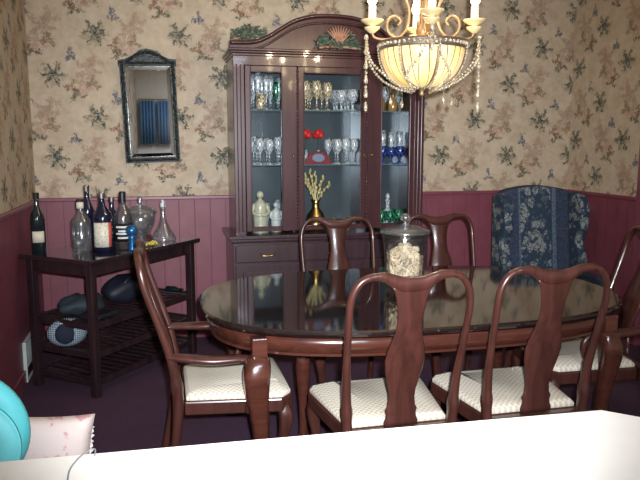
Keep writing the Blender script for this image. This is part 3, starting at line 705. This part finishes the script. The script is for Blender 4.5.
# decanter
t = thing('decanter', 'clear conical glass decanter at the right end of the cart', 'decanter', (.005, 4.56, ZT)); t.scale = (1.05, 1.05, 1.2)
bm = new(); lathe(bm, [(.07, 0), (.078, .006), (.075, .02), (.045, .07), (.022, .11), (.014, .15), (.016, .185), (.012, .19), (.001, .188)], 22); obj('body', bm, M_GLASSP, t, smooth=True)
bm = new(); lathe(bm, [(.012, .18), (.017, .19), (.020, .21), (.014, .228), (.001, .232)], 14); obj('stopper', bm, M_GLASSB, t, smooth=True)
# small wine glass at front of spirits bottle
t = thing('shot_glass', 'small clear stemmed glass in front of the clear spirits bottle', 'glass', (-.490, 4.155, ZT))
bm = new(); lathe(bm, glass_prof('goblet'), 16); o = obj('glass', bm, M_GLASSP, t, smooth=True); t.scale = (.7, .7, .6)
# yellow flower ornament
t = thing('dried_flower', 'small yellow dried flower sprig lying at the front of the glass jar', 'flower', (-.075, 4.34, ZT))
bm = new()
for k in range(14):
    a = k * 2.4; r_ = .035 * math.sqrt(k / 14); ball(bm, (r_ * math.cos(a), r_ * math.sin(a), .014 + .006 * (k % 3)), .009, 6)
obj('petals', bm, plain('yellow_petals', (.55, .45, .08), .6), t, smooth=True)
bm = new(); tube(bm, [(0, 0, .01), (.03, -.02, .006), (.06, -.03, .006)], .004, 6); obj('stem', bm, M_LEAF, t)
# lower shelves
def blob(bm, c, r, seed, amp=.2, seg=20):
    rnd = random.Random(seed); ph = [rnd.uniform(0, 6.28) for _ in range(8)]; rs = []
    for j in range(1, 12):
        v = PI * j / 12; ring = []
        for i in range(seg):
            u = 2 * PI * i / seg
            k = 1 + amp * (.5 * math.sin(3 * u + ph[0] + 2 * v) + .3 * math.sin(5 * u + ph[1] - 3 * v) + .3 * math.sin(4 * v + ph[2]) * math.cos(2 * u + ph[3]))
            ring.append((c[0] + r[0] * k * math.sin(v) * math.cos(u), c[1] + r[1] * k * math.sin(v) * math.sin(u), c[2] + max(-r[2], -r[2] * k * math.cos(v) * 1.05)))
        rs.append(ring)
    rings(bm, rs)
x, y = CP(.60, .30); t = thing('handbag', 'dark navy slouchy bag on the upper cart shelf', 'bag', (x, y, .4305), PH)
bm = new(); blob(bm, (0, 0, .085), (.17, .12, .085), 4, .18); obj('body', bm, plain('navy_nylon', (.006, .008, .018), .6, bump=.4), t, smooth=True)
bm = new(); tube(bm, smooth_path([(-.10, -.06, .11), (-.05, -.08, .17), (.05, -.08, .17), (.10, -.06, .11)], 5), .007, 6); obj('handle', bm, M_BLACK, t, smooth=True)
x, y = CP(.25, .33); o = None
bm = new(); blob(bm, (0, 0, .055), (.15, .11, .055), 9, .25); o = obj('folded_cloth', bm, plain('slate_cloth', (.022, .035, .045), .8, bump=.4), smooth=True, loc=(x, y, .4305), rot=(0, 0, PH)); tag(o, 'crumpled slate blue cloth heaped on the upper cart shelf', 'cloth')
x, y = CP(.185, .13); t = thing('black_pouch', 'flat black pouch at the near corner of the upper cart shelf', 'pouch', (x, y, .4385), PH)
bm = new(); rings(bm, [[(sx * a, sy * b, z) for sx, sy in ((-1, -1), (1, -1), (1, 1), (-1, 1))] for a, b, z in ((.09, .06, 0), (.095, .065, .012), (.085, .055, .03))]); obj('body', bm, M_BLACK, t, bevel=.008)
bm = new(); box(bm, -.07, .07, -.067, -.064, .012, .016); obj('zip', bm, M_SILVER, t)
x, y = CP(.90, .20); t = thing('small_bottle', 'small dark bottle lying at the far end of the upper cart shelf', 'bottle', (x, y, .4395), 0)
bm = new(); lathe(bm, [(.02, 0), (.022, .005), (.022, .07), (.010, .09), (.010, .11)], 12); obj('body', bm, M_DKBOT, t, smooth=True)
bm = new(); lathe(bm, [(.012, .10), (.012, .125)], 10); obj('cap', bm, M_SILVER, t)
t.rotation_euler = (R(90), 0, R(60)); t.location = (x, y, .4625)
# blue and white mesh cap
mm = NT('cap_mesh'); co = mm.coord(); sp_ = mm.n('ShaderNodeSeparateXYZ'); mm.l(co, sp_.inputs[0])
ga = mm.math('ABSOLUTE', mm.math('SINE', mm.math('MULTIPLY', sp_.outputs[0], 260.))); gb = mm.math('ABSOLUTE', mm.math('SINE', mm.math('MULTIPLY', sp_.outputs[2], 260.)))
gm = mm.math('GREATER_THAN', mm.math('MINIMUM', ga, gb), .35); mm.l(mm.mix(gm, (.42, .52, .56, 1), (.06, .10, .14, 1)), mm.b.inputs['Base Color'])
x, y = CP(.09, .30); t = thing('mesh_cap', 'round navy cap with pale blue mesh panels on the middle cart shelf', 'cap', (x, y, .2605), 0)
t.rotation_euler = (0, 0, R(10))
bm = new(); rings(bm, [[(r_ * math.cos(2 * PI * i / 24), z_ * .7 - .0 + r_ * 0, .092 + r_ * math.sin(2 * PI * i / 24) * .76) for i in range(24)] for r_, z_ in ((.115, 0), (.112, -.04), (.09, -.08), (.05, -.10), (.01, -.105))])
obj('crown', bm, mm.m, t, smooth=True)
bm = new(); rings(bm, [[(-.012 + r_ * math.cos(2 * PI * i / 20) * .75, y_, .094 + r_ * math.sin(2 * PI * i / 20) * .76) for i in range(20)] for r_, y_ in ((.082, -.058), (.078, -.068), (.04, -.078), (.01, -.08))])
obj('front_panel', bm, plain('navy_felt', (.010, .014, .030), .9), t, smooth=True)

# ================================================================== wall mirror
wm = thing('wall_mirror', 'tall narrow wall mirror in an ornate dark pewter frame with crested top', 'mirror', (-.060, YB - .030, 1.70))
wm.rotation_euler = (R(.8), R(-1.6), R(-1.9))
fo = [(-.192, -.375), (.192, -.375), (.192, .33), (-.192, .33)]
bm = new()
box(bm, -.192, -.155, -.014, .008, -.375, .34); box(bm, .155, .192, -.014, .008, -.375, .34); box(bm, -.155, .155, -.014, .008, -.375, -.335)
crest = [(-.20, .30), (-.20, .345), (-.15, .352), (-.10, .375), (-.05, .41), (0, .422), (.05, .41), (.10, .375), (.15, .352), (.20, .345), (.20, .30)]
prism(bm, crest, .024, lambda u, v, w_: (u, -.016 + w_, v))
rn = random.Random(2)
for i in range(46):
    z = -.36 + i * .0148
    for s in (-1, 1): ball(bm, (s * .174 + rn.uniform(-.004, .004), -.015, z), .010 + rn.uniform(0, .003), 6)
for i in range(22): ball(bm, (-.15 + i * .0143, -.015, -.355), .011, 6)
for i in range(26):
    x = -.185 + i * .0148; zt = .325 + .07 * max(0, math.cos(x / .15 * PI / 2)) if abs(x) < .15 else .322
    ball(bm, (x, -.017, zt), .012, 6); ball(bm, (x * .8, -.017, .322), .010, 6)
obj('frame', bm, M_DARKMETAL, wm, smooth=False)
M_MIRROR = plain('mirror_silver', (.80, .84, .84), .02, 1, var=.01)
bm = new(); box(bm, -.155, .155, -.004, 0, -.335, .30); obj('glass', bm, M_MIRROR, wm)
bm = new()   # bevelled edge of the mirror
a, b, e = .155, .13, -.004
o4 = [(-a, -.335), (a, -.335), (a, .30), (-a, .30)]; i4 = [(-b, -.31), (b, -.31), (b, .275), (-b, .275)]
VO = [bm.verts.new((x, e - .0005, z)) for x, z in o4]; VI = [bm.verts.new((x, e - .005, z)) for x, z in i4]
VB = [bm.verts.new((x, e - .0045, z)) for x, z in [(-b + .002, -.308), (b - .002, -.308), (b - .002, .273), (-b + .002, .273)]]
for i in range(4): bm.faces.new((VO[i], VO[(i + 1) % 4], VI[(i + 1) % 4], VI[i])); bm.faces.new((VI[i], VI[(i + 1) % 4], VB[(i + 1) % 4], VB[i]))
bm.faces.new(VB); obj('bevelled_glass', bm, M_MIRROR, wm)

# ================================================================== wing chair
wc = thing('wing_chair', 'high-backed wing chair in blue floral tapestry against the back wall', 'armchair', (2.775, 4.50, 0)); wc.scale = (.95, 1, .995)
def back_outline(hw_, z0, zs, zt, n=16):
    return [(-hw_, z0)] + [(-hw_ + 2 * hw_ * i / n, zs + (zt - zs) * math.sin(PI * i / n) ** .8) for i in range(n + 1)] + [(hw_, z0)]
bm = new(); prism(bm, back_outline(.295, .30, 1.105, 1.15), .11, lambda u, v, w_: (u, -.02 + w_ + (v - .3) * .12, v)); obj('back', bm, M_BLUEPLAIN, wc, bevel=.02)
bm = new(); prism(bm, back_outline(.135, .45, 1.128, 1.146), .012, lambda u, v, w_: (u - .022, -.034 + w_ + (v - .3) * .12, v)); obj('floral_panel', bm, M_FLORAL, wc, bevel=.004)
for x in (-.170, .126):
    bm = new(); prism(bm, [(x, .45), (x, 1.132), (x + .034, 1.132), (x + .034, .45)], .012, lambda u, v, w_: (u, -.032 + w_ + (v - .3) * .12, v)); obj('braid_stripe', bm, M_BLUESTRIPE, wc, bevel=.002)
for s in (-1, 1):
    wing = [(.10, .50), (.12, 1.085), (.04, 1.10), (-.05, 1.075), (-.10, 1.0), (-.10, .85), (-.05, .72), (-.10, .60), (-.12, .50)]
    bm = new(); prism(bm, wing, .075, lambda u, v, w_: (s * (.295 + w_), u, v)); obj('wing', bm, M_FLORAL, wc, bevel=.02)
    bm = new(); box(bm, min(s * .29, s * .385), max(s * .29, s * .385), -.40, .06, .16, .44); tube(bm, [(s * .335, -.41, .445), (s * .335, .06, .47)], .050, 14); obj('arm', bm, M_BLUEPLAIN, wc, bevel=.015)
bm = new(); box(bm, -.29, .29, -.50, .03, .16, .33); obj('seat_base', bm, M_BLUEPLAIN, wc, bevel=.015)
bm = new(); box(bm, -.283, .283, -.52, -.01, .33, .46); obj('seat_cushion', bm, M_FLORAL, wc, bevel=.035)
for s in (-1, 1):
    for y in (-.45, .06):
        bm = new(); lathe(bm, [(.016, 0), (.026, .03), (.020, .08), (.03, .16)], 12); obj('leg', bm, M_CHAIR, wc, smooth=True, loc=(s * .30, y, 0))

# ================================================================== glass jar on the table
t = thing('glass_jar', 'clear lidded glass jar full of pale pieces standing on the dining table', 'jar', (1.128, 3.0, .7505))
bm = new(); lathe(bm, [(.082, 0), (.090, .004), (.095, .02), (.096, .12), (.098, .18), (.107, .255), (.114, .285), (.110, .285), (.094, .19), (.092, .12), (.091, .02), (.001, .014)], 32); obj('body', bm, M_GLASSB if False else glassy('jar_glass', (.97, .98, .98), .22, (.85, .9, .95), .004, .03, sheen=.06), t, smooth=True)
bm = new(); lathe(bm, [(.118, .286), (.121, .292), (.115, .300), (.07, .318), (.03, .325), (.012, .330), (.010, .338), (.024, .352), (.026, .364), (.016, .378), (.001, .382)], 32); obj('lid', bm, glassy('lid_glass', (.90, .92, .94), .35, (.85, .9, .95), .03, .03, sheen=.22), t, smooth=True)
rn = random.Random(5); bm = new()
M_CHIP = plain('pale_biscuit', (.62, .50, .34), .7, var=.25)
for k in range(320):
    z = .02 + .205 * (k / 320) ** .85; rr = .089 * rn.random() ** .35 * (1 if z < .16 else max(.25, 1.1 - (z - .16) * 12)); a = rn.uniform(0, 2 * PI)
    c = Vector((rr * math.cos(a), rr * math.sin(a), z)); m = Matrix.Rotation(rn.uniform(0, 3), 3, 'X') @ Matrix.Rotation(rn.uniform(0, 3), 3, 'Y')
    L = rn.uniform(.011, .021); vs = []
    pts = [m @ Vector((x * L, y * L * .8, zz * .004)) + c for zz in (-1, 1) for x, y in ((-1, -.6), (.3, -1), (1, .2), (.2, 1), (-.9, .7))]
    for p in pts:
        q = math.hypot(p.x, p.y)
        if q > .089: p.x *= .089 / q; p.y *= .089 / q
        p.z = max(p.z, .016)
    vs = [bm.verts.new(p) for p in pts]; bm.faces.new(vs[:5][::-1]); bm.faces.new(vs[5:])
    for i in range(5): bm.faces.new((vs[i], vs[(i + 1) % 5], vs[5 + (i + 1) % 5], vs[5 + i]))
o = obj('jar_filling', bm, M_CHIP, loc=(1.128, 3.0, .7505)); tag(o, 'heap of pale cream dried pieces inside the glass jar', 'potpourri', kind='stuff')

# ================================================================== chandelier
ch = thing('chandelier', 'gold chandelier with stained glass bowl, candle lamps and hanging crystals over the table', 'chandelier', (1.198, 3.0, 1.70))
def Z(z): return z - 1.70
# glass bowl: leaded cream glass
sg = NT('stained_glass'); co = sg.coord(); sp_ = sg.n('ShaderNodeSeparateXYZ'); sg.l(co, sp_.inputs[0])
th = sg.math('ARCTAN2', sp_.outputs[1], sp_.outputs[0])
petal = sg.math('ABSOLUTE', sg.math('SUBTRACT', sg.math('ABSOLUTE', sg.math('SINE', sg.math('MULTIPLY_ADD', th, 7., -.8))), sg.math('MULTIPLY', sg.math('SQRT', sg.math('DIVIDE', sg.math('MAXIMUM', sp_.outputs[2], .0), .235)), .85)))
lead = sg.math('LESS_THAN', petal, .065)
nz = sg.noise(9, 3, co)
col = sg.ramp(nz.outputs[0], [(.35, (.78, .54, .18)), (.65, (.86, .70, .34))])
colL = sg.mix(lead, col, (.05, .035, .02, 1)); sg.l(colL, sg.b.inputs['Base Color']); sg.b.inputs['Roughness'].default_value = .25
sg.l(colL, sg.b.inputs['Emission Color']); sg.b.inputs['Emission Strength'].default_value = .66
RB = .192
prof = [(RB * math.cos(PI / 2 * i / 12) ** .70 if i < 12 else .004, Z(1.902) - .185 * math.sin(PI / 2 * i / 12)) for i in range(13)]
bm = new(); rings(bm, [[(r_ * math.cos(2 * PI * k / 56), r_ * math.sin(2 * PI * k / 56), z) for k in range(56)] for r_, z in prof], caps=False); bo = obj('glass_bowl', bm, sg.m, ch, smooth=True)
sd = bo.modifiers.new('thick', 'SOLIDIFY'); sd.thickness = .004; sd.offset = -1
NR = 7
for k in range(NR):
    a = R(-90 - 13.3 + 13) + 2 * PI * k / NR; bm = new(); P = [(((r_ + .003) * math.cos(a)), ((r_ + .003) * math.sin(a)), z) for r_, z in prof]
    tube(bm, P, [.0085 * (.45 + .55 * min(1, math.hypot(p[0], p[1]) / .15)) for p in P], 6, flat=.8); r_ = obj('rib', bm, M_GOLD, ch, smooth=True)
    bm = new(); Q = smooth_path(P, 2)
    for q in Q[::1]:
        f = 1 + .012 / max(.02, math.hypot(q.x, q.y)); ball(bm, (q.x * f, q.y * f, q.z - .003), .0055, 6)
    obj('rib_beads', bm, M_CRYSTAL, r_, smooth=True)
bm = new(); rs = []
for r_, z in ((RB - .004, 1.886), (RB + .010, 1.886), (RB + .013, 1.892), (RB + .010, 1.918), (RB + .014, 1.923), (RB - .004, 1.925), (RB - .004, 1.886)): rs.append([(r_ * math.cos(2 * PI * k / 64), r_ * math.sin(2 * PI * k / 64), Z(z)) for k in range(64)])
rings(bm, rs, caps=False); rm = obj('rim', bm, plain('pewter_gold', (.30, .24, .18), .4, .8), ch, smooth=False)
bm = new()
for k in range(56):
    a = 2 * PI * k / 56; ball(bm, ((RB + .014) * math.cos(a), (RB + .014) * math.sin(a), Z(1.905)), .0085, 6)
obj('rim_jewels', bm, M_CRYSTAL, rm, smooth=True)
bm = new(); lathe(bm, [(.001, Z(1.676)), (.010, Z(1.682)), (.014, Z(1.69)), (.008, Z(1.70)), (.022, Z(1.712)), (.030, Z(1.722)), (.002, Z(1.73))], 14); obj('finial', bm, M_GOLD, ch, smooth=True)
# stem to the ceiling
bm = new(); lathe(bm, [(.010, Z(1.75)), (.010, Z(1.94)), (.025, Z(1.95)), (.03, Z(1.98)), (.014, Z(2.01)), (.02, Z(2.05)), (.012, Z(2.09)), (.014, Z(2.25)), (.03, Z(2.30)), (.02, Z(2.36)), (.006, Z(2.38)), (.006, Z(2.72)), (.05, Z(2.725)), (.06, Z(2.749))], 14); obj('stem', bm, M_GOLD, ch, smooth=True)
for k in range(4):
    a = R(-13.3) + k * PI / 2; ca, sa = math.cos(a), math.sin(a)
    def Pp(r_, z): return (r_ * ca, r_ * sa, Z(z))
    bm = new()
    tube(bm, smooth_path([Pp(.012, 2.33), Pp(.05, 2.30), Pp(.085, 2.22), Pp(.085, 2.13), Pp(.065, 2.06), Pp(.078, 1.985), Pp(.120, 1.945), Pp(.162, 1.970), Pp(.164, 2.018), Pp(.132, 2.040), Pp(.106, 2.018), Pp(.118, 1.998)], 6), .0065, 8, flat=1.3)
    tube(bm, smooth_path([Pp(.120, 1.945), Pp(.18, 1.936), Pp(.225, 1.945), Pp(.236, 1.972)], 5), .006, 8)
    arm = obj('arm', bm, M_GOLD, ch, smooth=True)
    bm = new(); r0 = .236
    c0 = Pp(r0, 0); 
    cup = [(.008, 1.962), (.014, 1.966), (.034, 1.982), (.037, 1.990), (.014, 1.988), (.010, 1.996), (.028, 2.002), (.050, 2.016), (.053, 2.023), (.018, 2.018), (.001, 2.018)]
    lathe(bm, [(r_, z - 1.70) for r_, z in cup], 20, (c0[0], c0[1], 0)); obj('drip_cup', bm, plain('cream_porcelain_cup', (.70, .56, .30), .3, coat=.4), arm, smooth=True)
    bm = new(); lathe(bm, [(.018, Z(2.018)), (.018, Z(2.085)), (.001, Z(2.086))], 14, (c0[0], c0[1], 0)); obj('candle_tube', bm, plain('ivory_candle', (.75, .68, .52), .5, emit=(1, .8, .5), es=.35), arm)
    bm = new(); lathe(bm, [(.010, Z(2.086)), (.021, Z(2.105)), (.022, Z(2.12)), (.014, Z(2.15)), (.001, Z(2.185))], 12, (c0[0], c0[1], 0))
    obj('flame_bulb', bm, plain('glowing_bulb', (1, .9, .7), .3, emit=(1, .80, .50), es=22), arm, smooth=True)
    l = light('bulb_light', 'POINT', (0, 0, 0), FLAME_POWER, (1, .78, .50), .02); l.parent = arm; l.location = (c0[0] * 1.0, c0[1] * 1.0, Z(2.23))
    # hanging crystals
    bm = new(); z = 1.945; i = 0
    while z > (1.66 if k % 2 == 0 else 1.90):
        s_ = .0075 if i % 3 else .012; rr = .262; ball(bm, (rr * ca, rr * sa, Z(z)), s_, 6, sz=1.3); z -= s_ * 2.4; i += 1
    ball(bm, (.262 * ca, .262 * sa, Z(1.63 if k % 2 == 0 else 1.875)), .009, 6, sz=2.8)
    obj('crystal_drop', bm, M_CRYSTAL, arm, smooth=True)
    for da in (-PI / 4, PI / 4):
        bm = new(); A = Vector((.262 * ca, .262 * sa, Z(1.935))); b_ = a + da; B = Vector((.06 * math.cos(b_), .06 * math.sin(b_), Z(1.700)))
        mid = Vector((.205 * math.cos(a + da * .6), .205 * math.sin(a + da * .6), Z(1.765)))
        for q in smooth_path([A, (A + mid) / 2 + Vector((ca * .022, sa * .022, -.012)), mid, (mid + B) / 2 + Vector((0, 0, -.012)), B], 6): ball(bm, q, .0078, 6)
        obj('crystal_swag', bm, M_CRYSTAL, arm, smooth=True)
    bm = new(); q = (.17 * math.cos(a + .45), .17 * math.sin(a + .45)); tube(bm, [(*q, Z(1.745)), (*q, Z(1.665))], .0012, 4); ball(bm, (*q, Z(1.650)), .009, 6, sz=2.0); obj('crystal_pendant', bm, M_CRYSTAL, arm, smooth=True)
l = light('bowl_light', 'POINT', (0, 0, 0), BOWL_POWER, (1, .8, .5), .05); l.parent = ch; l.location = (0, 0, Z(1.98))

# ================================================================== near counter
ct = thing('kitchen_counter', 'white kitchen counter with a clipped corner across the foreground', 'counter', (0, 0, 0))
top = [(XL + .016, .50), (.99, .50), (.99, 1.02), (.935, 1.080), (.864, 1.146), (XL + .016, 1.205)]
bm = new(); prism(bm, top, .04, lambda u, v, w_: (u, v, .88 + w_)); obj('countertop', bm, plain('white_laminate', (.80, .77, .70), .35, var=.02), ct, bevel=.006)
bm = new(); prism(bm, [(XL + .016, .56), (.93, .56), (.93, 1.0), (.84, 1.09), (XL + .016, 1.15)], .88, lambda u, v, w_: (u, v, w_)); obj('base', bm, M_WHITE, ct)
# thin cable on the counter
P = smooth_path([(-.150, 1.00, .9225), (-.164, 1.10, .9225), (-.156, 1.150, .9235), (-.141, 1.183, .9225), (-.130, 1.184, .924), (-.128, 1.162, .9225)], 6)
bm = new(); tube(bm, P, .0014, 6); o = obj('cable', bm, plain('grey_cable', (.22, .22, .22), .5), smooth=True); tag(o, 'thin pale cable curling on the white counter at the left', 'cable')

# ================================================================== bench with cushions (lower left)
t = thing('low_bench', 'low dark bench hidden behind the counter, carrying the two cushions', 'bench', (-.52, 1.99, 0))
bm = new(); box(bm, -.30, .28, -.30, .22, .32, .37); obj('seat', bm, M_BLUEPLAIN, t, bevel=.01)
for x in (-.28, .22):
    for y in (-.28, .16):
        bm = new(); box(bm, x, x + .04, y, y + .04, 0, .32); obj('leg', bm, M_CART, t)
def pillow_bm(w_, h_, d_, n=14):
    bm = new(); V = {}
    for s in (0, 1):
        for i in range(n + 1):
            for j in range(n + 1):
                u, v = i / n * 2 - 1, j / n * 2 - 1
                k = ((1 - u * u) * (1 - v * v)) ** .45; pinch = 1 - .06 * (1 - abs(u)) * abs(v) - .0
                if s == 1 and (i in (0, n) or j in (0, n)): V[s, i, j] = V[0, i, j]; continue
                V[s, i, j] = bm.verts.new((u * w_ / 2 * (1 - .07 * (1 - v * v)), (1 if s else -1) * d_ / 2 * k, v * h_ / 2 * (1 - .07 * (1 - u * u))))
        for i in range(n):
            for j in range(n): bm.faces.new((V[s, i, j], V[s, i + 1, j], V[s, i + 1, j + 1], V[s, i, j + 1]))
    return bm
t = thing('floral_pillow', 'pale pink floral pillow with ruffled edge behind the counter', 'pillow', (-.392, 2.02, .515), R(-4))
t.rotation_euler = (R(-12), R(3), R(-6))
obj('cover', pillow_bm(.33, .30, .11), pink_floral(), t, smooth=True)
bm = new(); rs = []
for s, (yy, k) in enumerate(((.005, 1.0), (-.004, 1.0))):
    pass
seq = []
NN = 120
for i in range(NN + 1):
    u = i / NN; z = -.14 + .25 * u; seq.append([(.138, .010, z), (.160 + .003 * math.sin(i * .9), .010 + .007 * math.sin(i * .6), z)])
rings(bm, seq, closed=False, caps=False); o = obj('ruffle', bm, plain('white_ruffle', (.62, .58, .55), .8), t, smooth=True); sd = o.modifiers.new('thick', 'SOLIDIFY'); sd.thickness = .003
M_TURQ = plain('turquoise_plush', (.10, .55, .58), .6, var=.06); M_TURQ2 = plain('turquoise_light', (.16, .62, .64), .6, var=.05)
t = thing('round_cushion', 'bright turquoise round cushion with a white ring at the left frame edge', 'cushion', (-.537, 1.86, .690), R(-10))
def disc(bm, R_, y0, y1, cx=0, cz=0, b=.02):
    rings(bm, [[(cx + r_ * math.cos(2 * PI * k / 48), y, cz + r_ * math.sin(2 * PI * k / 48)) for k in range(48)] for r_, y in ((R_ - b * 2, y0), (R_ - b * .6, y0 + b * .3), (R_, y0 + b * 1.3), (R_, y1 - b), (R_ - b, y1))])
bm = new(); disc(bm, .168, -.01, .05, 0, .005); obj('backing', bm, M_TURQ, t, smooth=True)
bm = new(); disc(bm, .128, -.035, .0, .030, -.022); obj('front_pad', bm, M_TURQ2, t, smooth=True)
bm = new(); N_ = 32; rings(bm, [[(.0 + r_ * math.cos(2 * PI * k / N_), y, .0 + r_ * math.sin(2 * PI * k / N_)) for k in range(N_)] for r_, y in ((.034, -.036), (.036, -.042), (.026, -.042), (.024, -.036), (.034, -.036))], caps=False)
obj('ring', bm, plain('white_ring', (.75, .78, .75), .5), t, smooth=True)

# ================================================================== kitchen behind the camera (seen only in the mirror)
for i, (x, lab) in enumerate(((-.80, 'blue curtain panel on the kitchen window, left in the mirror'), (-.50, 'blue curtain panel on the kitchen window, right in the mirror'))):
    bm = new(); seq = []
    for k in range(41):
        u = k / 40; seq.append([(x + u * .25, YF + .10 + .02 * math.sin(u * 30), 2.0), (x + u * .25, YF + .10 + .03 * math.sin(u * 30), 1.25)])
    rings(bm, seq, closed=False, caps=False); o = obj('curtain', bm, plain('blue_curtain_cloth', (.08, .18, .32), .8), smooth=True)
    sd = o.modifiers.new('thick', 'SOLIDIFY'); sd.thickness = .004; tag(o, lab, 'curtain')
bm = new(); tube(bm, [(-.82, YF + .10, 2.02), (1.0, YF + .10, 2.02)], .012, 8)
for x in (-.78, .9): tube(bm, [(x, YF, 2.02), (x, YF + .10, 2.02)], .008, 6)
o = obj('curtain_rod', bm, M_BRASS, smooth=True); tag(o, 'brass curtain rod over the kitchen window, behind the viewpoint', 'curtain rod')
